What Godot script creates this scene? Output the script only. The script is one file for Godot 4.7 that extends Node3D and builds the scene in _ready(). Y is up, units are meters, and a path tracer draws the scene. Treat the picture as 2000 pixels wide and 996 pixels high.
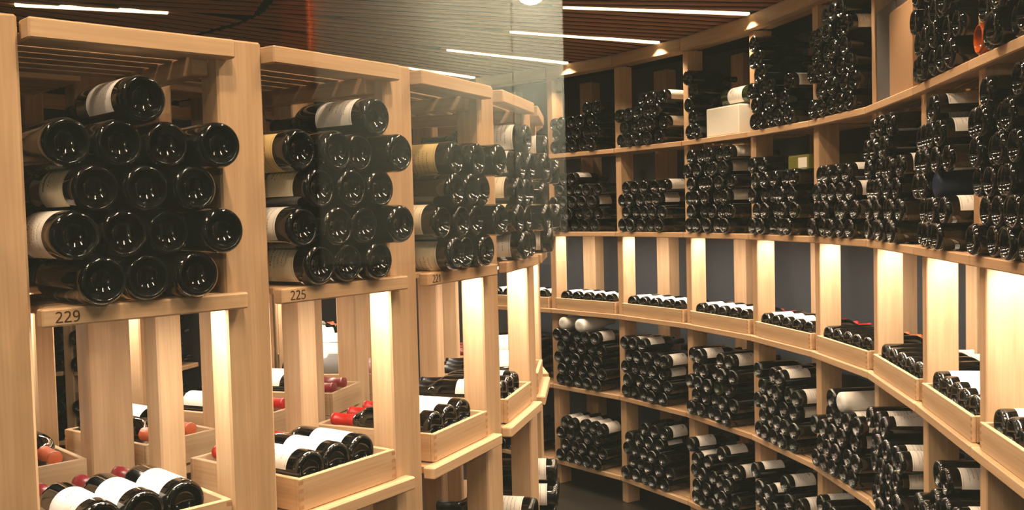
extends Node3D
# A round wine cellar seen through its glass door. Plan angles are degrees about the centre of the ring; y is up.
const EYE := 1.70
const CX := -2.3609
const CZ := -3.4309
const PITCH := 10.1752
const FIRST := -49.5265
const LA := 0.3240
const RA := 0.3351
const LB := -0.1385
const LC := -0.5895
const LD := -1.0550
const LE := -1.5300
const RC := -0.6093
const RD := -1.0755
const RE := -1.5426
const RT := 0.7968
const CEIL := 0.862

var rng := RandomNumberGenerator.new()
var M := {}
var cache := {}
var taken := {}
var mesh_bottle: ArrayMesh
var mesh_near: ArrayMesh
var mesh_label: ArrayMesh
var mesh_capsule: ArrayMesh
var wanted := []          # every stacked bottle before the choice between single ones and the mass
const ORD := ["first", "second", "third", "fourth", "fifth", "sixth", "seventh", "eighth", "ninth"]

func _ready():
	rng.seed = 20
	# ---- camera
	var cam := Camera3D.new(); cam.name = "camera"
	cam.fov = rad_to_deg(2.0 * atan(498.0 / 1901.1))
	cam.position = Vector3(0, EYE, 0)
	cam.rotation_order = EULER_ORDER_YXZ
	cam.rotation = Vector3(deg_to_rad(-2.6223), 0, deg_to_rad(-1.4631))
	cam.near = 0.05; cam.far = 60.0
	add_child(cam); cam.current = true
	# ---- surroundings and exposure
	var we := WorldEnvironment.new(); we.name = "surroundings"
	var env := Environment.new()
	env.background_mode = Environment.BG_COLOR
	env.background_color = Color(0.02, 0.018, 0.016)
	env.tonemap_mode = Environment.TONE_MAPPER_LINEAR
	env.tonemap_exposure = 1.2
	env.sdfgi_enabled = true; env.ssao_enabled = true; env.ssil_enabled = true
	we.environment = env; add_child(we)
	# ---- lights: strips in the ceiling
	make_materials()
	make_meshes()
	for k in range(-6, 5):
		ceiling_strip(16.5 + 12.35 * k, 2.72 if k < 4 else 2.9, 3.61, k)
	inner_strip()
	# ---- structure
	shell()
	ceiling_slats()
	# ---- racks
	for i in range(-1, 6): island_rack(i)
	for i in range(0, 9): inner_rack(i)
	for i in range(12, 16): far_rack(i)
	wall_racks()
	# ---- bottles
	island_bottles()
	settle()
	details()
	anteroom()

# ------------------------------------------------------------------ helpers
func pt(r: float, a: float, y := 0.0) -> Vector3:
	var t := deg_to_rad(a)
	return Vector3(CX + r * cos(t), y, CZ - r * sin(t))

func numbered(called: String) -> String:
	var n: int = taken.get(called, 0)
	taken[called] = n + 1
	return called if n == 0 else "%s_%03d" % [called, n]

func thing(called: String, label: String, category: String, at := Vector3.ZERO, turn := 0.0, group := "") -> Node3D:
	var o := Node3D.new(); o.name = numbered(called); add_child(o)
	o.position = at; o.rotation.y = turn
	tag(o, label, category, group)
	return o

func tag(o: Node, label: String, category: String, group := ""):
	if label: o.set_meta("label", label)
	if category: o.set_meta("category", category)
	if group: o.set_meta("group", group)

func put(called: String, mesh: Mesh, mat: Material, parent: Node, at := Vector3.ZERO, rot := Vector3.ZERO) -> MeshInstance3D:
	var o := MeshInstance3D.new()
	o.name = numbered(called) if parent == self else called
	o.mesh = mesh; o.material_override = mat
	o.position = at; o.rotation = rot
	parent.add_child(o, true)
	return o

func struct(called: String, mesh: Mesh, mat: Material, at := Vector3.ZERO, rot := Vector3.ZERO) -> MeshInstance3D:
	var o := put(called, mesh, mat, self, at, rot)
	o.set_meta("kind", "structure")
	return o

func box(sx: float, sy: float, sz: float, b := 0.002) -> ArrayMesh:
	var key := "%.4f_%.4f_%.4f_%.4f" % [sx, sy, sz, b]
	if cache.has(key): return cache[key]
	b = minf(b, minf(sx, minf(sy, sz)) * 0.3)
	var st := SurfaceTool.new(); st.begin(Mesh.PRIMITIVE_TRIANGLES)
	st.set_smooth_group(-1)
	var h := Vector3(sx, sy, sz) * 0.5
	var corner := func(s: Vector3, ax: int) -> Vector3:
		var p := Vector3(s.x * (h.x - b), s.y * (h.y - b), s.z * (h.z - b))
		p[ax] = s[ax] * h[ax]
		return p
	var face := func(pts: Array):
		var c := Vector3.ZERO
		for p in pts: c += p
		var n: Vector3 = (pts[1] - pts[0]).cross(pts[2] - pts[0])
		if n.dot(c) > 0: pts.reverse()
		for k in range(1, pts.size() - 1):
			st.add_vertex(pts[0]); st.add_vertex(pts[k]); st.add_vertex(pts[k + 1])
	for ax in 3:
		var u := (ax + 1) % 3
		var v := (ax + 2) % 3
		for s in [-1.0, 1.0]:
			var q := []
			for w in [[-1.0, -1.0], [1.0, -1.0], [1.0, 1.0], [-1.0, 1.0]]:
				var d := Vector3.ZERO; d[ax] = s; d[u] = w[0]; d[v] = w[1]
				q.append(corner.call(d, ax))
			face.call(q)
		for s in [-1.0, 1.0]:
			for t in [-1.0, 1.0]:
				var d0 := Vector3.ZERO; d0[u] = s; d0[v] = t; d0[ax] = -1.0
				var d1 := d0; d1[ax] = 1.0
				face.call([corner.call(d0, u), corner.call(d1, u), corner.call(d1, v), corner.call(d0, v)])
	for sx_ in [-1.0, 1.0]:
		for sy_ in [-1.0, 1.0]:
			for sz_ in [-1.0, 1.0]:
				var d := Vector3(sx_, sy_, sz_)
				face.call([corner.call(d, 0), corner.call(d, 1), corner.call(d, 2)])
	st.generate_normals()
	cache[key] = st.commit()
	return cache[key]

# lathe round z: points (z, r); ridge(i, k) may change the radius
func lathe(pts: PackedVector2Array, seg: int, ridged := []) -> ArrayMesh:
	var st := SurfaceTool.new(); st.begin(Mesh.PRIMITIVE_TRIANGLES)
	st.set_smooth_group(0)
	var at := func(i: int, k: int) -> Vector3:
		var r: float = pts[i].y
		if i in ridged and k % 2 == 0: r -= 0.0011
		var t := TAU * (k % seg) / seg
		return Vector3(r * sin(t), r * cos(t), pts[i].x)
	for i in pts.size() - 1:
		for k in seg:
			var a: Vector3 = at.call(i, k)
			var b: Vector3 = at.call(i + 1, k)
			var c: Vector3 = at.call(i + 1, k + 1)
			var d: Vector3 = at.call(i, k + 1)
			if pts[i + 1].y > 1e-5:
				st.add_vertex(a); st.add_vertex(c); st.add_vertex(b)
			if pts[i].y > 1e-5:
				st.add_vertex(a); st.add_vertex(d); st.add_vertex(c)
	st.index()
	st.generate_normals()
	return st.commit()

func ring_slab(r0: float, r1: float, a0: float, a1: float, y0: float, y1: float, step := 3.0) -> ArrayMesh:
	var st := SurfaceTool.new(); st.begin(Mesh.PRIMITIVE_TRIANGLES)
	st.set_smooth_group(-1)
	var n := int(ceil((a1 - a0) / step))
	var quad := func(a: Vector3, b: Vector3, c: Vector3, d: Vector3):
		for p in [a, b, c, a, c, d]: st.add_vertex(p)
	for k in n:
		var p := a0 + (a1 - a0) * k / n
		var q := a0 + (a1 - a0) * (k + 1) / n
		quad.call(pt(r0, p, y0), pt(r0, q, y0), pt(r0, q, y1), pt(r0, p, y1))
		quad.call(pt(r1, q, y0), pt(r1, p, y0), pt(r1, p, y1), pt(r1, q, y1))
		quad.call(pt(r0, p, y1), pt(r0, q, y1), pt(r1, q, y1), pt(r1, p, y1))
		quad.call(pt(r0, q, y0), pt(r0, p, y0), pt(r1, p, y0), pt(r1, q, y0))
	quad.call(pt(r1, a0, y0), pt(r0, a0, y0), pt(r0, a0, y1), pt(r1, a0, y1))
	quad.call(pt(r0, a1, y0), pt(r1, a1, y0), pt(r1, a1, y1), pt(r0, a1, y1))
	st.generate_normals()
	return st.commit()

# ------------------------------------------------------------------ materials
func plain(c: Color, rough: float, spec := 0.5) -> StandardMaterial3D:
	var m := StandardMaterial3D.new()
	m.albedo_color = c; m.roughness = rough; m.metallic_specular = spec
	return m

func coated(c: Color) -> StandardMaterial3D:
	var m := plain(c, 0.06, 0.5)
	m.clearcoat_enabled = true; m.clearcoat = 0.5; m.clearcoat_roughness = 0.02
	return m

func grain(upright: bool) -> ImageTexture:
	var n := FastNoiseLite.new(); n.seed = 5; n.noise_type = FastNoiseLite.TYPE_SIMPLEX; n.frequency = 0.02; n.fractal_octaves = 4
	var a := n.get_seamless_image(512, 24)
	a.resize(512, 512, Image.INTERPOLATE_CUBIC)
	n.seed = 9; n.frequency = 0.15; n.fractal_octaves = 2
	var b := n.get_seamless_image(512, 12)
	b.resize(512, 512, Image.INTERPOLATE_CUBIC)
	var im := Image.create(512, 512, false, Image.FORMAT_RGB8)
	for y in 512:
		for x in 512:
			var v := a.get_pixel(x, y).r
			var w := b.get_pixel(x, y).r
			var k := clampf(0.93 + 0.09 * (v - 0.5) + 0.06 * (w - 0.5), 0.0, 1.0)
			var c := Color(k, k * (0.985 + 0.03 * (v - 0.5)), k * (0.965 + 0.07 * (v - 0.5)))
			if upright: im.set_pixel(x, y, c)
			else: im.set_pixel(y, x, c)
	im.generate_mipmaps()
	return ImageTexture.create_from_image(im)

func wood(tex: Texture2D, tint: Color, off: Vector3, rough := 0.5) -> StandardMaterial3D:
	var m := StandardMaterial3D.new()
	m.albedo_color = tint; m.albedo_texture = tex; m.roughness = rough; m.metallic_specular = 0.4
	m.uv1_triplanar = true; m.uv1_scale = Vector3.ONE * 1.6; m.uv1_offset = off
	return m

func print_label(bg: Color, ink: Color, style: int) -> ImageTexture:
	var im := Image.create(160, 120, false, Image.FORMAT_RGB8)
	im.fill(bg)
	var r := RandomNumberGenerator.new(); r.seed = 40 + style
	im.fill_rect(Rect2i(6, 5, 148, 1), ink.lerp(bg, 0.5)); im.fill_rect(Rect2i(6, 114, 148, 1), ink.lerp(bg, 0.5))
	if style == 0:
		for j in 3: im.fill_rect(Rect2i(70 - 5 * j, 18 + 4 * j, 20 + 10 * j, 3), ink.lerp(bg, 0.45))
	elif style == 1:
		im.fill_rect(Rect2i(40, 16, 80, 9), ink.lerp(bg, 0.35))
	for row in 5:
		var wdt := 70 + r.randi_range(-30, 40)
		var x := 80 - wdt / 2
		var y := 42 + row * 13
		while x < 80 + wdt / 2:
			var l := r.randi_range(2, 6)
			im.fill_rect(Rect2i(x, y, l, 2 if row else 5), ink.lerp(bg, 0.4))
			x += l + r.randi_range(2, 4)
	im.generate_mipmaps()
	return ImageTexture.create_from_image(im)

func glow(c: Color, e: float) -> StandardMaterial3D:
	var m := plain(Color(0.9, 0.88, 0.82), 0.6)
	m.emission_enabled = true; m.emission = c; m.emission_energy_multiplier = e
	return m

func make_materials():
	var up := grain(true)
	var along := grain(false)
	var tints := [Color(0.83, 0.70, 0.555), Color(0.805, 0.67, 0.53), Color(0.85, 0.72, 0.575)]
	for k in 3:
		M["up%d" % k] = wood(up, tints[k], Vector3(0.31 * k, 0.17 * k, 0.23 * k))
		M["along%d" % k] = wood(along, tints[k], Vector3(0.13 * k, 0.29 * k, 0.19 * k))
	M.tray = wood(along, Color(0.81, 0.69, 0.55), Vector3(0.4, 0.1, 0.7))
	M.endgrain = wood(up, Color(0.74, 0.57, 0.41), Vector3(0.2, 0.6, 0.1), 0.6)
	M.ceiling_wood = plain(Color(0.66, 0.47, 0.34), 0.8, 0.3)
	M.ceiling_dark = plain(Color(0.07, 0.05, 0.04), 0.95, 0.2)
	M.slate = plain(Color(0.285, 0.295, 0.325), 0.75)
	M.floor = wood(along, Color(0.20, 0.19, 0.18), Vector3(0.1, 0.5, 0.3), 0.35)
	M.plinth = plain(Color(0.09, 0.09, 0.095), 0.5)
	M.ink = plain(Color(0.27, 0.16, 0.07), 0.9)
	M.glass = coated(Color(0.036, 0.043, 0.040))
	M.glass_brown = coated(Color(0.046, 0.037, 0.034))
	M.glass_green = plain(Color(0.14, 0.17, 0.07), 0.05, 0.5)
	M.glass_amber = plain(Color(0.60, 0.25, 0.02), 0.08, 0.5)
	var labels := [[Color(0.93, 0.92, 0.90), Color(0.30, 0.28, 0.27)], [Color(0.88, 0.84, 0.74), Color(0.35, 0.25, 0.18)], [Color(0.82, 0.73, 0.50), Color(0.3, 0.22, 0.12)]]
	for k in 3:
		var m := plain(Color.WHITE, 0.65)
		m.albedo_texture = print_label(labels[k][0], labels[k][1], k)
		M["label%d" % k] = m
	M.label3 = plain(Color(0.90, 0.74, 0.10), 0.55)
	M.cap_black = plain(Color(0.06, 0.055, 0.055), 0.35)
	M.cap_red = plain(Color(0.72, 0.13, 0.10), 0.35)
	M.cap_wine = plain(Color(0.48, 0.13, 0.15), 0.35)
	M.cap_orange = plain(Color(0.80, 0.40, 0.24), 0.35)
	M.cap_white = plain(Color(0.88, 0.86, 0.80), 0.4)
	M.cap_gold = plain(Color(0.72, 0.55, 0.20), 0.35)
	M.tissue = plain(Color(0.86, 0.86, 0.84), 0.6)
	M.card = plain(Color(0.66, 0.52, 0.38), 0.8)
	M.card_grey = plain(Color(0.33, 0.32, 0.32), 0.6)
	M.card_green = plain(Color(0.42, 0.42, 0.16), 0.6)
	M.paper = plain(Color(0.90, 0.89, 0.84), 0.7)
	M.blue = plain(Color(0.05, 0.14, 0.28), 0.45)
	M.yellow = plain(Color(0.85, 0.68, 0.10), 0.5)
	M.film = plain(Color(0.80, 0.80, 0.80, 0.35), 0.3); M.film.transparency = BaseMaterial3D.TRANSPARENCY_ALPHA
	M.strip = glow(Color(1.0, 0.87, 0.66), 3.0)
	M.led = glow(Color(1.0, 0.90, 0.72), 2.0)
	M.steel = plain(Color(0.5, 0.5, 0.5), 0.3); M.steel.metallic = 0.8

func w_up() -> Material: return M["up%d" % rng.randi_range(0, 2)]
func w_al() -> Material: return M["along%d" % rng.randi_range(0, 2)]

# ------------------------------------------------------------------ bottle meshes (butt at z = 0 facing +z, neck towards -z)
func make_meshes():
	var profile := PackedVector2Array()
	for q in [[-0.0245, 0.0], [-0.0241, 0.006], [-0.0228, 0.0118], [-0.0203, 0.0172], [-0.0165, 0.0217], [-0.0118, 0.0253], [-0.0065, 0.0280], [-0.0018, 0.0298], [0.0, 0.0315], [-0.0012, 0.0340], [-0.0045, 0.0366], [-0.010, 0.0382], [-0.018, 0.0385], [-0.178, 0.0385], [-0.195, 0.0365], [-0.207, 0.031], [-0.218, 0.0235], [-0.230, 0.0172], [-0.245, 0.0146], [-0.288, 0.0138], [-0.289, 0.0152], [-0.299, 0.0152], [-0.300, 0.0]]:
		profile.append(Vector2(q[0], q[1]))
	mesh_bottle = lathe(profile, 28)
	mesh_near = lathe(profile, 112, [8, 9])
	var cap := PackedVector2Array()
	for q in [[-0.232, 0.0172], [-0.246, 0.0152], [-0.288, 0.0145], [-0.2885, 0.0158], [-0.3005, 0.0158], [-0.3015, 0.0145], [-0.3015, 0.0]]:
		cap.append(Vector2(q[0], q[1]))
	mesh_capsule = lathe(cap, 20)
	# label: a curved paper patch on the top of the body
	var st := SurfaceTool.new(); st.begin(Mesh.PRIMITIVE_TRIANGLES); st.set_smooth_group(0)
	var n := 16
	for k in n:
		var t0 := deg_to_rad(-82.0 + 164.0 * k / n)
		var t1 := deg_to_rad(-82.0 + 164.0 * (k + 1) / n)
		var r := 0.0387
		var p := [Vector3(sin(t0) * r, cos(t0) * r, -0.036), Vector3(sin(t1) * r, cos(t1) * r, -0.036), Vector3(sin(t1) * r, cos(t1) * r, -0.136), Vector3(sin(t0) * r, cos(t0) * r, -0.136)]
		var uv := [Vector2(float(k) / n, 1), Vector2(float(k + 1) / n, 1), Vector2(float(k + 1) / n, 0), Vector2(float(k) / n, 0)]
		for j in [0, 2, 1, 0, 3, 2]:
			st.set_uv(uv[j]); st.add_vertex(p[j])
	st.index(); st.generate_normals()
	mesh_label = st.commit()

# ------------------------------------------------------------------ lamps
func ceiling_strip(a: float, r0: float, r1: float, k: int):
	var turn := deg_to_rad(a)
	var places := {-6: "directly over the glass door", -5: "just inside the glass door", -4: "two strips in from the glass door", -3: "three strips in from the glass door", -2: "over the corridor by the near trays", -1: "two strips before the row of three", 0: "last before the row of three", 1: "ending beside the tall top-shelf bottle pyramid", 2: "ending above the white box on the top shelf", 3: "farthest whole strip of the row of three", 4: "mostly hidden behind the island top beams"}
	var t := thing("strip_light", "warm light strip in the slatted ceiling, " + places[k], "light strip", pt((r0 + r1) / 2, a, EYE + CEIL), turn, "radial light strips")
	put("light_diffuser", box(r1 - r0, 0.012, 0.026, 0.003), M.strip, t, Vector3(0, 0.0, 0))
	strip_spots(t, r1 - r0, 1.5)

# a row of soft downlights just under the diffuser, as wide as the strip
func strip_spots(t: Node3D, length: float, energy: float):
	for q in 4:
		var l := SpotLight3D.new(); l.name = "strip_glow"
		l.light_color = Color(1.0, 0.87, 0.72); l.light_energy = energy / 4.0; l.light_size = 0.02
		l.spot_angle = 60.0; l.spot_angle_attenuation = 0.5; l.spot_range = 12.0; l.spot_attenuation = 2.0; l.shadow_enabled = true
		l.rotation = Vector3(-PI / 2, 0, 0); l.position = Vector3((q - 1.5) / 3.0 * (length - 0.07), -0.012, 0)
		t.add_child(l, true)

func inner_strip():
	var a := Vector3(-1.94, EYE + CEIL, -3.89)
	var b := Vector3(-1.41, EYE + CEIL, -4.11)
	var d := b - a
	var t := thing("strip_light", "warm white light strip in the ceiling above the nearest numbered island rack", "light strip", (a + b) / 2, atan2(-d.z, d.x), "")
	put("light_diffuser", box(d.length(), 0.012, 0.028, 0.003), M.strip, t, Vector3(0, 0.0, 0))
	strip_spots(t, d.length(), 0.7)

func led(parent: Node3D, at: Vector3, length: float, energy: float):
	put("led_strip", box(length, 0.006, 0.012, 0.001), M.led, parent, at)
	var l := AreaLight3D.new(); l.name = "led_glow"
	l.area_size = Vector2(length, 0.012); l.light_color = Color(1.0, 0.94, 0.85); l.light_energy = energy
	l.area_range = 8.0; l.shadow_enabled = true
	l.rotation = Vector3(-PI / 2, 0, 0); l.position = at + Vector3(0, -0.006, 0)
	parent.add_child(l)

# ------------------------------------------------------------------ shell
func shell():
	struct("floor", box(12.0, 0.1, 12.0, 0.001), M.floor, Vector3(-2.0, -0.05, -3.0))
	struct("ceiling", box(12.0, 0.1, 12.0, 0.001), M.ceiling_dark, Vector3(-2.0, EYE + CEIL + 0.058, -3.0))
	struct("wall_outer", ring_slab(4.20, 4.34, -33, 285, 0.0, EYE + CEIL + 0.06, 3.0), M.slate)

func ceiling_slats():
	var holder: Node3D = get_node("ceiling")
	var base := holder.position
	# a slat runs along its sector's middle line; its inner end is mitred along the seam with the next sector
	var add := func(m: float, o: float, half: float, r0: float, r1: float, wdt: float):
		var t := deg_to_rad(m)
		var along := Vector3(cos(t), 0, -sin(t))
		var across := Vector3(-sin(t), 0, -cos(t))
		var e0 := o - wdt / 2
		var e1 := o + wdt / 2
		var k := tan(deg_to_rad(half))
		var s0 := maxf(r0, (absf(e0) + 0.008) / k)
		var s1 := maxf(r0, (absf(e1) + 0.008) / k)
		if r1 - maxf(s0, s1) < 0.03: return
		var mid := Vector3(CX, 0, CZ) + along * (s0 + r1) / 2 + across * o
		var q := []
		for p in [[s0, e0], [r1, e0], [r1, e1], [s1, e1]]:
			q.append(Vector3(CX, 0, CZ) + along * p[0] + across * p[1] - mid)
		var st := SurfaceTool.new(); st.begin(Mesh.PRIMITIVE_TRIANGLES); st.set_smooth_group(-1)
		var up := Vector3(0, 0.003, 0)
		for f in [[0, 1, 2, 3]]:
			for j in [0, 2, 1, 0, 3, 2]: st.add_vertex(q[j] + up)
			for j in [0, 1, 2, 0, 2, 3]: st.add_vertex(q[j] - up)
		for j in 4:
			var a: Vector3 = q[j]
			var b: Vector3 = q[(j + 1) % 4]
			for p in [a - up, b + up, b - up, a - up, a + up, b + up]: st.add_vertex(p)
		st.generate_normals()
		put("slat", st.commit(), M.ceiling_wood, holder, Vector3(mid.x, EYE + CEIL + 0.0042, mid.z) - base)
	for k in range(-7, 5):
		for j in range(-5, 5):
			var o := (j + 0.5) * 0.086
			add.call(16.5 + 12.35 * (k + 0.5), o, 6.175, 1.52, 3.66 if absf(o) < 0.33 else 3.62, 0.043)
	for k in range(-1, 4):
		for j in range(-5, 5):
			add.call(22.0 + 24.7 * k, (j + 0.5) * 0.09, 12.35, 0.25, 1.48, 0.05)

# ------------------------------------------------------------------ racks of the island
func bay(i: int) -> String:
	return {-1: "cut off by the edge", 0: "nearest numbered bay", 1: "second numbered bay", 2: "third numbered bay", 3: "first unnumbered bay", 4: "second unnumbered bay", 5: "third unnumbered bay"}[i]

func island_frame(i: int) -> Array:
	var a := FIRST + PITCH * i + 4.1175
	return [pt(2.4772, a, 0), deg_to_rad(a + 90.0)]

func island_rack(i: int):
	var f := island_frame(i)
	var t := thing("wine_rack", "oak island rack with stacked bottles over an open tray, " + bay(i), "wine rack", f[0], f[1], "bays of the curved island")
	var top := LA + EYE
	var px := 0.2030
	put("post", box(0.093, top + 0.006, 0.065, 0.004), w_up(), t, Vector3(px, (top + 0.006) / 2, -0.0635))
	var c := cos(deg_to_rad(4.75)); var s := sin(deg_to_rad(4.75))
	for r in [2.165, 1.905]:
		put("rear_post", box(0.054 if r > 2 else 0.098, top, 0.065, 0.004), w_up(), t, Vector3(r * s, top / 2, r * c - 2.4772 - 0.0325))
	var tb := put("top_beam", box(0.357, 0.034, 0.045, 0.003), w_al(), t, Vector3(0, top - 0.017, -0.0225))
	for k in 6:
		put("slat", box(0.316, 0.016, 0.044, 0.002), w_al(), tb, Vector3(-0.008, -0.003, -0.070 - 0.060 * k))
	for k in 5:
		put("slat", box(0.205, 0.016, 0.044, 0.002), w_al(), tb, Vector3(-0.01, -0.003, -0.50 - 0.061 * k))
	put("bearer", box(0.03, 0.035, 0.34, 0.002), w_al(), t, Vector3(0.134, top - 0.0455, -0.22))
	var y := LB + EYE
	var sh := put("shelf", box(0.365, 0.030, 0.026, 0.003), w_al(), t, Vector3(0.004, y - 0.015, -0.013))
	for k in 6:
		put("slat", box(0.316, 0.014, 0.048, 0.002), w_al(), sh, Vector3(-0.008, 0.008, -0.054 - 0.056 * k))
	var number = {0: "229", 1: "225", 2: "221"}.get(i, "")
	if number:
		var tm := TextMesh.new(); tm.text = number; tm.pixel_size = 0.0004; tm.font_size = 62; tm.depth = 0.001
		var sf := SystemFont.new(); sf.font_names = PackedStringArray(["Droid Sans"]); tm.font = sf
		put("number", tm, M.ink, sh, Vector3(-0.143, 0.0, 0.0131))
	put("bearer", box(0.028, 0.013, 0.28, 0.002), w_al(), t, Vector3(0.117, y - 0.0205, -0.22))
	led(t, Vector3(0.02, y - 0.022, -0.055), 0.24, 0.26)
	# ledge and lower shelves
	y = LC + EYE
	put("ledge", box(0.366, 0.028, 0.03, 0.003), w_al(), t, Vector3(0.006, y - 0.014, -0.015))
	put("ledge_board", box(0.29, 0.018, 0.275, 0.002), w_al(), t, Vector3(-0.015, y - 0.012, -0.168))
	for yy in [LD + EYE, LE + EYE]:
		var lo := put("shelf", box(0.365, 0.030, 0.026, 0.003), w_al(), t, Vector3(0.004, yy - 0.015, -0.013))
		for k in 6:
			put("slat", box(0.316, 0.014, 0.048, 0.002), w_al(), lo, Vector3(-0.008, 0.008, -0.054 - 0.056 * k))
	put("plinth", box(0.35, 0.12, 0.03, 0.002), M.plinth, t, Vector3(0.005, 0.06, -0.12))
	tray(f, Vector3(0.008, LC + EYE, -0.0235), 0.282, 0.345, "open oak tray on the island ledge, " + bay(i), "trays of the island")

func tray(f: Array, at: Vector3, wdt: float, dep: float, label: String, group: String):
	var b := Basis(Vector3.UP, f[1])
	var t := thing("display_tray", label, "tray", f[0] + b * at + Vector3(0, 0.0006, 0), f[1], group)
	var h := 0.067
	put("front_panel", box(wdt, h, 0.011, 0.0015), M.tray, t, Vector3(0, h / 2, -0.0055))
	put("rear_panel", box(wdt, h, 0.011, 0.0015), M.tray, t, Vector3(0, h / 2, -dep + 0.0055))
	for s in [-1.0, 1.0]:
		put("side_panel", box(0.011, h, dep - 0.023, 0.0015), M.tray, t, Vector3(s * (wdt / 2 - 0.0055), h / 2, -dep / 2))
		var dv := SurfaceTool.new(); dv.begin(Mesh.PRIMITIVE_TRIANGLES)
		for k in 4:
			dv.append_from(box(0.0118, 0.0085, 0.0016, 0.0004), 0, Transform3D(Basis(), Vector3(s * (wdt / 2 - 0.0055), 0.009 + k * 0.0165, -0.0006)))
		put("dovetail_joint", dv.commit(), M.endgrain, t)
	put("base", box(wdt - 0.024, 0.008, dep - 0.024, 0.001), M.tray, t, Vector3(0, 0.030, -dep / 2))

func inner_frame(i: int) -> Array:
	var a := FIRST + PITCH * (i + 0.37)
	return [pt(1.50, a, 0), deg_to_rad(a - 90.0)]

func inner_rack(i: int):
	var f := inner_frame(i)
	var t := thing("wine_rack", "oak bay on the inner side of the island, %s from the near end" % ORD[i], "wine rack", f[0], f[1], "inner bays of the island")
	var top := LA + EYE
	put("post", box(0.048, top, 0.065, 0.004), w_up(), t, Vector3(-0.133, top / 2, -0.06))
	var y := LB + EYE
	put("shelf", box(0.232, 0.030, 0.026, 0.003), w_al(), t, Vector3(0, y - 0.015, -0.013))
	put("shelf_board", box(0.205, 0.014, 0.28, 0.002), w_al(), t, Vector3(0, y - 0.010, -0.18))
	put("top_beam", box(0.232, 0.034, 0.045, 0.003), w_al(), t, Vector3(0, top - 0.017, -0.0225))
	led(t, Vector3(0, y - 0.024, -0.06), 0.18, 0.22)
	y = LC + EYE
	put("ledge", box(0.208, 0.028, 0.38, 0.003), w_al(), t, Vector3(0, y - 0.014, -0.22))
	var caps := ["cap_orange", "cap_orange", "cap_red", "cap_wine", "cap_red", "cap_red", "cap_white", "cap_wine", "cap_orange"]
	tray(f, Vector3(0.0, y, -0.075), 0.202, 0.345, "small oak tray at the back of the island, %s from the near end" % ORD[i], "trays on the inner side")
	for k in 2:
		var lx := -0.045 + 0.09 * k
		var bt := single(f, Vector3(lx, y + 0.0346 + (0.0405 if i == 4 else 0.0387), -0.09 - 0.01 * k), 0.0, 0, 1, rng.randf_range(-0.4, 0.4), caps[i], 1.0, "%s bottle of the %s small tray at the back of the island" % [["left", "right"][k], ORD[i]], "bottles in the inner trays")
		if i == 4:
			var prof := PackedVector2Array()
			for q in [[-0.3025, 0.024], [-0.27, 0.021], [-0.23, 0.027], [-0.205, 0.036], [-0.18, 0.0392], [-0.09, 0.0391], [-0.01, 0.0392]]:
				prof.append(Vector2(q[0], q[1]))
			put("plastic_wrap", lathe(prof, 20), M.film, bt)
	for row in 3:
		for k in 3 - (row % 2):
			wanted.append({"f": f, "p": Vector3(-0.085 + 0.085 * k + 0.042 * (row % 2), LB + EYE + 0.039 + 0.07 * row, 0.0), "yaw": 0.0, "lab": -1, "roll": 0.0, "far": true, "g": 0, "text": "", "group": ""})

func far_rack(i: int):
	var a := FIRST + PITCH * i
	var f := [pt(1.55, a, 0), deg_to_rad(a - 90.0)]
	var t := thing("wine_rack", "dark storage bay across the inner room, %s in the row seen through the gap" % ORD[i - 12], "wine rack", f[0], f[1], "storage bays across the inner room")
	var top := LA + EYE
	put("post", box(0.05, top, 0.33, 0.004), w_up(), t, Vector3(-0.137, top / 2, -0.17))
	var lv := [-1.5, -1.13, -0.77, -0.42, -0.08, 0.30]
	for h in lv:
		put("shelf", box(0.215, 0.024, 0.33, 0.003), w_al(), t, Vector3(0.0, h + EYE - 0.012, -0.165))
	put("back_panel", box(0.26, top, 0.02, 0.002), M.slate, t, Vector3(0, top / 2, -0.36))
	for h in lv.slice(1, 5):
		for row in 4:
			for k in 3 - (row % 2):
				wanted.append({"f": f, "p": Vector3(-0.08 + 0.08 * k + 0.04 * (row % 2), h + EYE + 0.039 + 0.068 * row, 0.012 + rng.randf_range(-0.01, 0.01)), "yaw": 0.0, "lab": -1, "roll": 0.0, "far": true, "g": 0, "text": "", "group": ""})

# ------------------------------------------------------------------ bottles one by one
func single(f: Array, p: Vector3, yaw: float, lab: int, kind: int, roll: float, cap: String, size: float, text: String, group: String, near := false, glass := "glass", pitch := 0.0, called := "wine_bottle") -> Node3D:
	var b := Basis(Vector3.UP, f[1])
	var t := thing(called, text, "bottle", f[0] + b * p, 0.0, group)
	t.basis = b * Basis(Vector3.UP, yaw) * Basis(Vector3.RIGHT, pitch)
	t.scale = Vector3.ONE * size
	put("body", mesh_near if near else mesh_bottle, M[glass], t)
	if lab >= 0: put("label", mesh_label, M["label%d" % lab], t, Vector3.ZERO, Vector3(0, 0, roll))
	put("capsule", mesh_capsule, M[cap], t)
	return t

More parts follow.
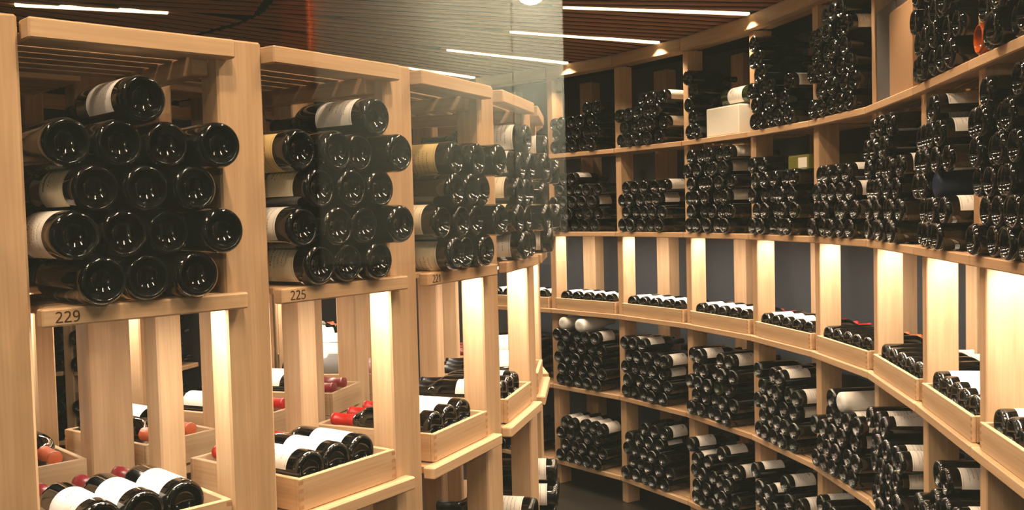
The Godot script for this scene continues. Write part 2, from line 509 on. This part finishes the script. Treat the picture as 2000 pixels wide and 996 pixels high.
func island_bottles():
	var rows := [[[-0.0908, -0.0088, 0.0732], -0.0974], [[-0.1318, -0.0498, 0.0322, 0.1142], -0.0225], [[-0.0908, -0.0088, 0.0732], 0.053], [[-0.1318, -0.0498, 0.0322, 0.1142], 0.1275], [[-0.0088], 0.203]]
	var rname := ["bottom", "second", "third", "fourth", "top"]
	var labs := {"0/1/0": [0, 1.25], "0/2/0": [1, 0.9], "0/4/0": [0, 0.65], "1/4/0": [0, 0.55], "1/1/0": [0, 0.75], "1/0/0": [1, 1.1], "1/2/0": [1, 0.5], "1/3/0": [2, 2.1], "2/1/0": [1, 0.9], "2/3/1": [2, 1.9], "3/1/0": [1, 0.9], "3/3/1": [0, 0.7], "3/2/0": [1, 0.6], "0/0/1": [2, 1.9], "2/0/0": [1, 2.2]}
	for i in range(-1, 5):
		var f := island_frame(i)
		for r in rows.size():
			var xs: Array = rows[r][0]
			for k in xs.size():
				var x: float = xs[k]
				if r == 4 and i == 1: x = 0.0732
				if r == 4 and (i == 2 or i == -1): continue
				if i >= 2 and r == 3 and k == 0: continue
				var yaw := 0.0
				var z := 0.022 + rng.randf_range(-0.012, 0.014)
				if x > 0.1: z = 0.052
				var lab := -1
				var roll := 0.0
				var key := "%d/%d/%d" % [i, r, k]
				if labs.has(key):
					lab = labs[key][0]; roll = labs[key][1]
				elif i >= 3 and k == (1 if r == 3 else 0):
					lab = r % 2; roll = 1.0
				var what := "dark bottle" if lab < 0 else "pale-labelled dark bottle"
				var txt := "%s, %s from left, %s row, island pile, %s" % [what, ORD[k if not (i >= 2 and r == 3) else k - 1], rname[r], bay(i)] if xs.size() > 1 else "%s alone on top of the island pile, %s" % [what, bay(i)]
				single(f, Vector3(x, EYE + rows[r][1], z), yaw, lab, 0, roll, "cap_black", 1.056, txt, "bottles piled over the planks, " + bay(i), i < 3, ["glass", "glass", "glass_brown"][(r + k) % 3])
		# lower piles
		var spec: Array = [["ooo", "wo", "w"], ["ooo", "oo", "o"]] if i != 2 else [["woo", "ww", "w"], ["ooo", "wo", "o"]]
		for lv in 2:
			var y: float = [LD, LE][lv] + EYE
			for r in spec[lv].size():
				for k in spec[lv][r].length():
					var x: float = -0.10 + 0.087 * k + 0.0435 * (r % 2) + (0.087 if r == 2 else 0.0)
					var lab := 0 if spec[lv][r][k] == "w" else -1
					wanted.append({"f": f, "p": Vector3(x, y + 0.040 + 0.073 * r, 0.02 + rng.randf_range(-0.01, 0.01)), "yaw": 0.0, "lab": lab, "roll": 0.8, "far": false, "g": 0, "cap": "cap_black",
						"text": "%s bottle, %s from left, %s row, %s island shelf, %s" % ["white-labelled" if lab == 0 else "dark", ORD[k], rname[r], ["below-tray", "lowest"][lv], bay(i)], "group": "bottles on the low shelves of the island"})
	# rear stack seen past the front pile
	for i in range(0, 3):
		var f := island_frame(i)
		for k in 3:
			wanted.append({"f": f, "p": Vector3(-0.11 + 0.085 * k, LB + EYE + 0.04 + 0.15 + 0.02 * (k % 2), -0.37), "yaw": 0.0, "lab": -1, "roll": 0.0, "far": true, "g": 1, "text": "", "group": ""})
	# bottles in the island trays: butts outward
	var caps := {-1: "cap_orange", 0: "cap_wine", 1: "cap_red", 2: "cap_red", 3: "cap_black", 4: "cap_black", 5: "cap_wine"}
	for i in range(-1, 6):
		var f := island_frame(i)
		for k in 3:
			var x: float = -0.084 + 0.0785 * k
			if i == 1: x += 0.004
			single(f, Vector3(x, LC + EYE + 0.0346 + 0.0387, -0.042 - 0.004 * k), 0.0, 0, 0, rng.randf_range(-0.25, 0.25), caps[i], 1.0, "white-labelled bottle, %s from left of three in the island tray, %s" % [ORD[k], bay(i)], "bottles in the island trays", i < 2, "glass")

# ------------------------------------------------------------------ the outer wall of racks
func joints() -> Array:
	var j := {}
	j[-2] = pt(3.6266, 53.6); j[-1] = pt(3.6266, 44.4)
	j[0] = pt(3.6266, 35.5); j[1] = pt(3.6266, 26.35); j[2] = pt(3.6266, 17.43); j[3] = pt(3.6266, 8.85); j[4] = pt(3.6266, 0.65)
	j[5] = Vector3(1.198, 0, -2.90); j[6] = Vector3(1.118, 0, -2.376); j[7] = Vector3(1.036, 0, -1.83)
	return [j]

var bay_name := {-2: "six bays left of boxes", -1: "five bays left of boxes", 0: "four bays left of boxes", 1: "three bays left of boxes", 2: "two bays left of boxes", 3: "next bay left of boxes", 4: "bay of the boxes", 5: "next bay right of boxes", 6: "two bays right of boxes"}

func wall_frame(k: int) -> Array:
	var j: Dictionary = joints()[0]
	var d: Vector3 = j[k + 1] - j[k]
	return [(j[k] + j[k + 1]) / 2, atan2(-d.z, d.x), d.length()]

func wall_racks():
	var piles := {
		-2: [["ooooo.", "ooooo"], ["ooooo.", "ooooo", "ooooo."], ["ooooo.", "ooooo", "ooooo.", "ooooo"], ["ooooo.", "ooooo", "ooooo."]],
		-1: [["ooooo.", "ooooo", "ooooo.", "...oo"], ["ooooo.", "ooooo", "oooow.", "ooooo", "oow..."], ["ooooo.", "ooooo", "ooooo.", "ooooo", "oooow.", "s.s.."], ["ooooo.", "ooooo", "ooooo.", "yyyyw"]],
		0: [["ooooo.", "oooow", "ooooo.", "..oow"], ["ooooo.", "ooooo", "oooow.", "oooow"], ["ooooo.", "ooooo", "oooow.", "ooooy", "oww.."], ["ooooo.", "ooooo", "ooowo.", "ooow.", "..oow."]],
		1: [["oo....", "o....", "o.....", "o....", "o....."], ["ooooo.", "ooooo", "oooow.", "ooooo", "oooow.", "oooow"], ["ooooo.", "ooooo", "ooogo.", "ooowo", "ow.ow."], ["ooooo.", "ooowo", "ooowo.", "wo.ow", "w..w.."]],
		2: [["ooooo.", "oooo.", "ooo.w.", "oo...", "oo....", "o...."], ["ooooo.", "ooooo", "ooooo.", "ooooo", "oo...."], ["ooooo.", "ooooo", "oooow.", "oowow", "o.ww.."], ["ooooo.", "oooww", "ooowo.", "ow.ow", "w..w.."]],
		3: [["ooooo.", "ooooo", "ooooo.", "oooo.", "oooow.", ".ooo."], ["ooooo.", "ooooo", "oooow.", "ooow."], ["ooooo.", "ooooo", "oooow.", ".ooww", "..os.."], ["ooooo.", "ooooo", "ooooo.", "ooowo", "woo..."]],
		4: [[], ["ooooo.", "ooooo", "ooooo.", "oooow", "oooo..", "oooo."], ["ooooo.", "ooooo", "oooow.", "oooww", "oww..."], ["ooooo.", "ooooo", "ooooo.", "oowow", ".ww..."]],
		5: [["ooooo.", "ooooo", "ooooo.", "ooooo", "ooooo.", "oooo."], ["oooo..", "ooow.", "oob...", "oooo.", "ooow..", ".ow.."], ["ooooo.", "ooooo", "ooowo.", "..oow", "..ow.."], ["ooooo.", "ooooo", "ooowo.", "..oow"]],
		6: [["aoooo.", "ooooo", "ooooo.", "ooooo", "ooooo."], ["ooooo.", "ooooo", "ooooo.", "ooooo", "oooo..", "o..o."], ["ooooo.", "ooooo", "ooooo.", "ooooo", "..ss.."], ["ooooo.", "ooooo", "ooooo."]],
	}
	var caps := {-2: "cap_black", -1: "cap_wine", 0: "cap_wine", 1: "cap_wine", 2: "cap_red", 3: "cap_orange", 4: "cap_white", 5: "cap_gold", 6: "cap_black"}
	var lev := ["top shelf", "second shelf", "shelf under trays", "lowest shelf"]
	for k in range(-2, 7):
		var f := wall_frame(k)
		var wd: float = f[2]
		var t := thing("wine_rack", "tall oak wall rack bay with dark back, " + bay_name[k], "wine rack", f[0], f[1], "tall bays of the curved outer wall")
		var tall := EYE + RT
		put("post", box(0.05, tall, 0.09, 0.003), w_up(), t, Vector3(-wd / 2, tall / 2, -0.075))
		put("rear_post", box(0.11, tall, 0.08, 0.003), w_up(), t, Vector3(-wd / 2 - 0.028, tall / 2, -0.405))
		if k == 6:
			put("post", box(0.05, tall, 0.09, 0.003), w_up(), t, Vector3(wd / 2, tall / 2, -0.075))
		put("top_beam", box(wd - 0.004, CEIL - RT, 0.05, 0.003), w_al(), t, Vector3(0, EYE + (RT + CEIL) / 2, -0.025))
		put("cornice_beam", box(wd - 0.004, 0.03, 0.06, 0.003), w_al(), t, Vector3(0, EYE + RT + 0.022, -0.095))
		var hs := [RA, -0.1368, RD, RE]
		for n in 4:
			var y: float = hs[n] + EYE
			var sh := put("shelf", box(wd - 0.004, 0.027, 0.026, 0.003), w_al(), t, Vector3(0, y - 0.0135, -0.013))
			for q in 5:
				put("slat", box(wd - 0.062 if q < 2 else wd - 0.03, 0.014, 0.056, 0.002), w_al(), sh, Vector3(0, 0.005, -0.056 - 0.064 * q))
			# the pile on it
			var rows: Array = piles[k][n]
			for r in rows.size():
				var s: String = rows[r]
				for c in s.length():
					var ch := s[c]
					if ch == ".": continue
					var gap: float = 0.0805
					var x: float = (c + 0.5 * (r % 2)) * gap - wd / 2 + 0.068 + rng.randf_range(-0.001, 0.001)
					var lab: int = {"w": 0, "y": 2, "s": 9, "b": 8}.get(ch, -1)
					var say: String = {"w": "white-labelled", "y": "cream-labelled", "s": "white-wrapped", "g": "green", "a": "amber", "b": "blue-wrapped"}.get(ch, "dark")
					wanted.append({"f": f, "p": Vector3(x, y + 0.0393 + r * sqrt(0.0795 * 0.0795 - gap * gap / 4.0), rng.randf_range(-0.014, 0.016) + 0.01), "yaw": rng.randf_range(-0.003, 0.003), "lab": lab, "roll": -0.55 if c == s.length() - 1 or c == 4 else rng.randf_range(-0.4, 0.3), "far": false, "g": 2 if ch == "g" else 3 if ch == "a" else rng.randi_range(0, 3) % 3 % 2,
						"text": "%s bottle, %s from left in %s row, %s, %s" % [say, ORD[s.substr(0, c).replace(".", "").length()], ORD[r], lev[n], bay_name[k]], "group": "bottles piled on the wall racks", "cap": ["cap_black", "cap_wine", "cap_gold"][(c + r) % 3]})
		# lit niche with its tray
		led(t, Vector3(0, EYE - 0.1368 - 0.020, -0.085), wd - 0.12, 0.43)
		var yc := RC + EYE
		put("ledge", box(wd - 0.004, 0.028, 0.028, 0.003), w_al(), t, Vector3(0, yc - 0.014, -0.014))
		put("ledge_board", box(wd - 0.062, 0.018, 0.30, 0.002), w_al(), t, Vector3(0, yc - 0.010, -0.182))
		tray(f, Vector3(0, yc, -0.013), wd - 0.062, 0.345, "open oak tray on the wall rack ledge, " + bay_name[k], "trays of the wall racks")
		var inner := wd - 0.054 - 0.03
		var n_b := 5 if k != 2 else 5
		for q in n_b:
			var x: float = (q - (n_b - 1) / 2.0) * (inner / n_b)
			var lab := 0 if k != 4 and k != 3 else -1
			if k == 6 and q == 2: lab = 3
			var what: String = {0: "white-labelled bottle", 3: "yellow-labelled bottle"}.get(lab, "dark unlabelled bottle")
			single(f, Vector3(x, yc + 0.0346 + 0.0387, -0.034 + rng.randf_range(-0.004, 0.004)), 0.0, lab, 0, rng.randf_range(-0.15, 0.35), caps[k], 1.0, "%s, %s from left in the wall rack tray, %s" % [what, ORD[q], bay_name[k]], "bottles in the wall rack trays", k > 4)
		# plinth
		put("plinth", box(wd - 0.006, 0.10, 0.03, 0.002), M.plinth, t, Vector3(0, 0.05, -0.15))

# the largest in the picture stand singly, the rest become one mass
func settle():
	var cam: Camera3D = get_node("camera")
	var inv := cam.transform.affine_inverse()
	for d in wanted:
		var p: Vector3 = inv * (d.f[0] + Basis(Vector3.UP, d.f[1]) * d.p)
		var u := 1000.0 + 1901.1 * p.x / -p.z
		var v := 498.0 - 1901.1 * p.y / -p.z
		d.seen = p.z < -0.1 and u > -10 and u < 2010 and v > -10 and v < 1006 and not d.far
		d.dist = -p.z if d.seen else 100.0 + p.length()
	wanted.sort_custom(func(a, b): return a.dist < b.dist)
	var mats := ["glass", "glass_brown", "glass_green", "glass_amber"]
	var rest := []
	var n := 0
	for d in wanted:
		if d.seen and (n < 165 or d.lab >= 8 or d.g >= 2):
			n += 1
			if d.lab >= 8:
				wrapped(d.f, d.p, d.text, d.group, d.lab == 8)
			else:
				single(d.f, d.p, d.yaw, d.lab, 0, d.roll, d.cap, 1.0, d.text, d.group, false, mats[d.g])
		else:
			rest.append(d)
	var mm := MultiMesh.new(); mm.transform_format = MultiMesh.TRANSFORM_3D
	mm.mesh = mesh_bottle; mm.instance_count = rest.size()
	var lab := []
	for k in rest.size():
		var d = rest[k]
		var b := Basis(Vector3.UP, d.f[1])
		var x = Transform3D(b * Basis(Vector3.UP, d.yaw), d.f[0] + b * d.p)
		mm.set_instance_transform(k, x)
		if d.lab >= 0 and d.lab < 8: lab.append(x * Transform3D(Basis(Vector3.BACK, d.roll), Vector3.ZERO))
	var o := MultiMeshInstance3D.new(); o.name = "stacked_bottles"; o.multimesh = mm; o.material_override = M.glass
	o.set_meta("kind", "stuff")
	tag(o, "dense piles of dark bottles lying butt out on the farther wall racks", "bottles")
	add_child(o)
	var ml := MultiMesh.new(); ml.transform_format = MultiMesh.TRANSFORM_3D
	ml.mesh = mesh_label; ml.instance_count = lab.size()
	for k in lab.size(): ml.set_instance_transform(k, lab[k])
	var ol := MultiMeshInstance3D.new(); ol.name = "paper_labels"; ol.multimesh = ml; ol.material_override = M.label0
	ol.set_meta("kind", "stuff")
	o.add_child(ol)

func wrapped(f: Array, p: Vector3, text: String, group: String, blue: bool):
	var b := Basis(Vector3.UP, f[1])
	var t := thing("wrapped_bottle", text, "bottle", f[0] + b * p, f[1], group)
	var prof := PackedVector2Array()
	for q in [[0.0, 0.0], [0.004, 0.012], [0.002, 0.026], [-0.003, 0.036], [-0.012, 0.0395], [-0.06, 0.0388], [-0.12, 0.0394], [-0.178, 0.0385], [-0.205, 0.034], [-0.23, 0.021], [-0.26, 0.018], [-0.305, 0.015], [-0.31, 0.0]]:
		prof.append(Vector2(q[0], q[1]))
	put("tissue_wrap", lathe(prof, 14), M.blue if blue else M.tissue, t)

func details():
	# cartons and odd pieces on the wall racks
	var f4 := wall_frame(4)
	carton(f4, Vector3(-0.125, EYE + RA + 0.001, -0.028), Vector3(0.215, 0.315, 0.30), "card_grey", "tall dark grey carton standing on the top shelf, left of the tan one")
	carton(f4, Vector3(0.115, EYE + RA + 0.001, -0.012), Vector3(0.25, 0.27, 0.30), "card", "tan cardboard carton standing on the top shelf beside the grey one")
	carton(f4, Vector3(0.12, EYE + RA + 0.276, -0.03), Vector3(0.23, 0.10, 0.26), "card_grey", "flat grey box with white edges lying on the tan cardboard carton", true)
	var f1 := wall_frame(1)
	carton(f1, Vector3(0.07, EYE + RA + 0.001, -0.01), Vector3(0.27, 0.135, 0.28), "paper", "white wrapped box, partly standing for a reflection, top shelf, three bays left of boxes")  # white front stands partly for a pale reflection in the glass
	single(f1, Vector3(0.222, EYE + RA + 0.14 + 0.046, -0.09), PI / 2, 0, 0, 1.0, "cap_black", 1.15, "large green bottle lying sideways on the white wrapped box, top shelf", "", false, "glass_green")
	var f2 := wall_frame(2)
	carton(f2, Vector3(0.08, EYE - 0.1368 + 0.078 + 3 * 0.066 + 0.002, -0.06), Vector3(0.17, 0.062, 0.24), "card_green", "olive green box with a cream label lying on the second-shelf pile", true)
	var f5 := wall_frame(5)
	carton(f5, Vector3(0.18, EYE - 0.1368 + 0.001, -0.05), Vector3(0.10, 0.15, 0.26), "card", "small tan box wedged beside bottles on the second shelf, right of boxes")

func carton(f: Array, at: Vector3, size: Vector3, mat: String, label: String, banded := false):
	var b := Basis(Vector3.UP, f[1])
	var t := thing("carton", label, "box", f[0] + b * at, f[1])
	put("body", box(size.x, size.y, size.z, 0.003), M[mat], t, Vector3(0, size.y / 2, -size.z / 2))
	put("lid_flap", box(size.x * 0.98, 0.003, size.z * 0.485, 0.001), M[mat], t, Vector3(0, size.y + 0.0015, -size.z * 0.25))
	put("lid_flap", box(size.x * 0.98, 0.003, size.z * 0.485, 0.001), M[mat], t, Vector3(0, size.y + 0.0015, -size.z * 0.75))
	if banded:
		put("paper_label", box(size.x * 0.42, size.y * 0.7, 0.001, 0.0003), M.paper, t, Vector3(size.x * 0.22, size.y / 2, 0.0006))

# ------------------------------------------------------------------ the room in front of the glass
func anteroom():
	var dark := plain(Color(0.22, 0.17, 0.14), 0.8)
	var top := EYE + CEIL + 0.06
	struct("wall_right", box(0.12, top, 2.9, 0.002), dark, Vector3(1.46, top / 2, 0.30))
	struct("wall_rear", box(3.1, top, 0.12, 0.002), dark, Vector3(0.0, top / 2, 1.75))
	struct("wall_left", box(0.12, top, 1.2, 0.002), dark, Vector3(-1.45, top / 2, 1.15))
	# glass door between the camera and the racks
	var g := plain(Color(0.93, 0.96, 0.93, 0.02), 0.0); g.transparency = BaseMaterial3D.TRANSPARENCY_ALPHA; g.metallic_specular = 0.5
	var d := struct("door_1", box(0.05, 2.45, 0.05, 0.003), M.steel, Vector3(-0.62, 1.225, -0.35))
	put("frame", box(0.05, 2.45, 0.05, 0.003), M.steel, d, Vector3(1.24, 0, 0))
	put("frame", box(1.19, 0.05, 0.05, 0.003), M.steel, d, Vector3(0.62, 1.20, 0))
	put("frame", box(1.19, 0.05, 0.05, 0.003), M.steel, d, Vector3(0.62, -1.20, 0))
	put("pane", box(1.19, 2.35, 0.008, 0.0005), g, d, Vector3(0.62, 0, 0))
	# what the glass mirrors: a plastered pillar, added unseen for its pale haze, with a wall lamp, cased in red-brown wood on one edge
	var plaster := plain(Color(0.86, 0.86, 0.80), 0.85)
	var panel := plain(Color(0.15, 0.12, 0.10), 0.6)
	var p := struct("wall_haze_pillar", box(0.383, 1.0, 0.20, 0.004), plaster, Vector3(-0.1045, 2.12, 0.90))
	put("haze_band", box(0.078, 1.0, 0.01, 0.0005), plain(Color(0.95, 0.95, 0.90), 0.8), p, Vector3(0.152, 0, -0.0965))  # strip added in whiter paint, standing for the more brightly lit band
	put("wood_casing", box(0.045, 0.66, 0.05, 0.003), plain(Color(0.88, 0.36, 0.13), 0.95, 0.1), p, Vector3(-0.2145, 0.16, -0.09))
	put("haze_stop", box(0.43, 1.62, 0.21, 0.004), panel, p, Vector3(-0.02, -1.31, 0.0))  # dark block added out of view to end the mirrored haze lower down
	var l := thing("wall_lamp", "small round white wall lamp glowing at the top, mirrored in the glass door", "lamp", Vector3(0.038, 2.03, 0.797))
	var sp := SphereMesh.new(); sp.radius = 0.024; sp.height = 0.048; sp.radial_segments = 24; sp.rings = 12
	put("globe", sp, glow(Color(1.0, 0.97, 0.86), 40.0), l, Vector3(0, 0, -0.034))
	put("bracket", box(0.02, 0.02, 0.012, 0.002), M.steel, l, Vector3(0, 0, -0.006))
	var o := OmniLight3D.new(); o.name = "lamp_glow"; o.light_color = Color(1.0, 0.97, 0.85); o.light_energy = 0.42; o.light_size = 0.02
	o.omni_range = 8.0; o.omni_attenuation = 2.0; o.shadow_enabled = true; o.position = Vector3(0, 0, -0.034)
	l.add_child(o)
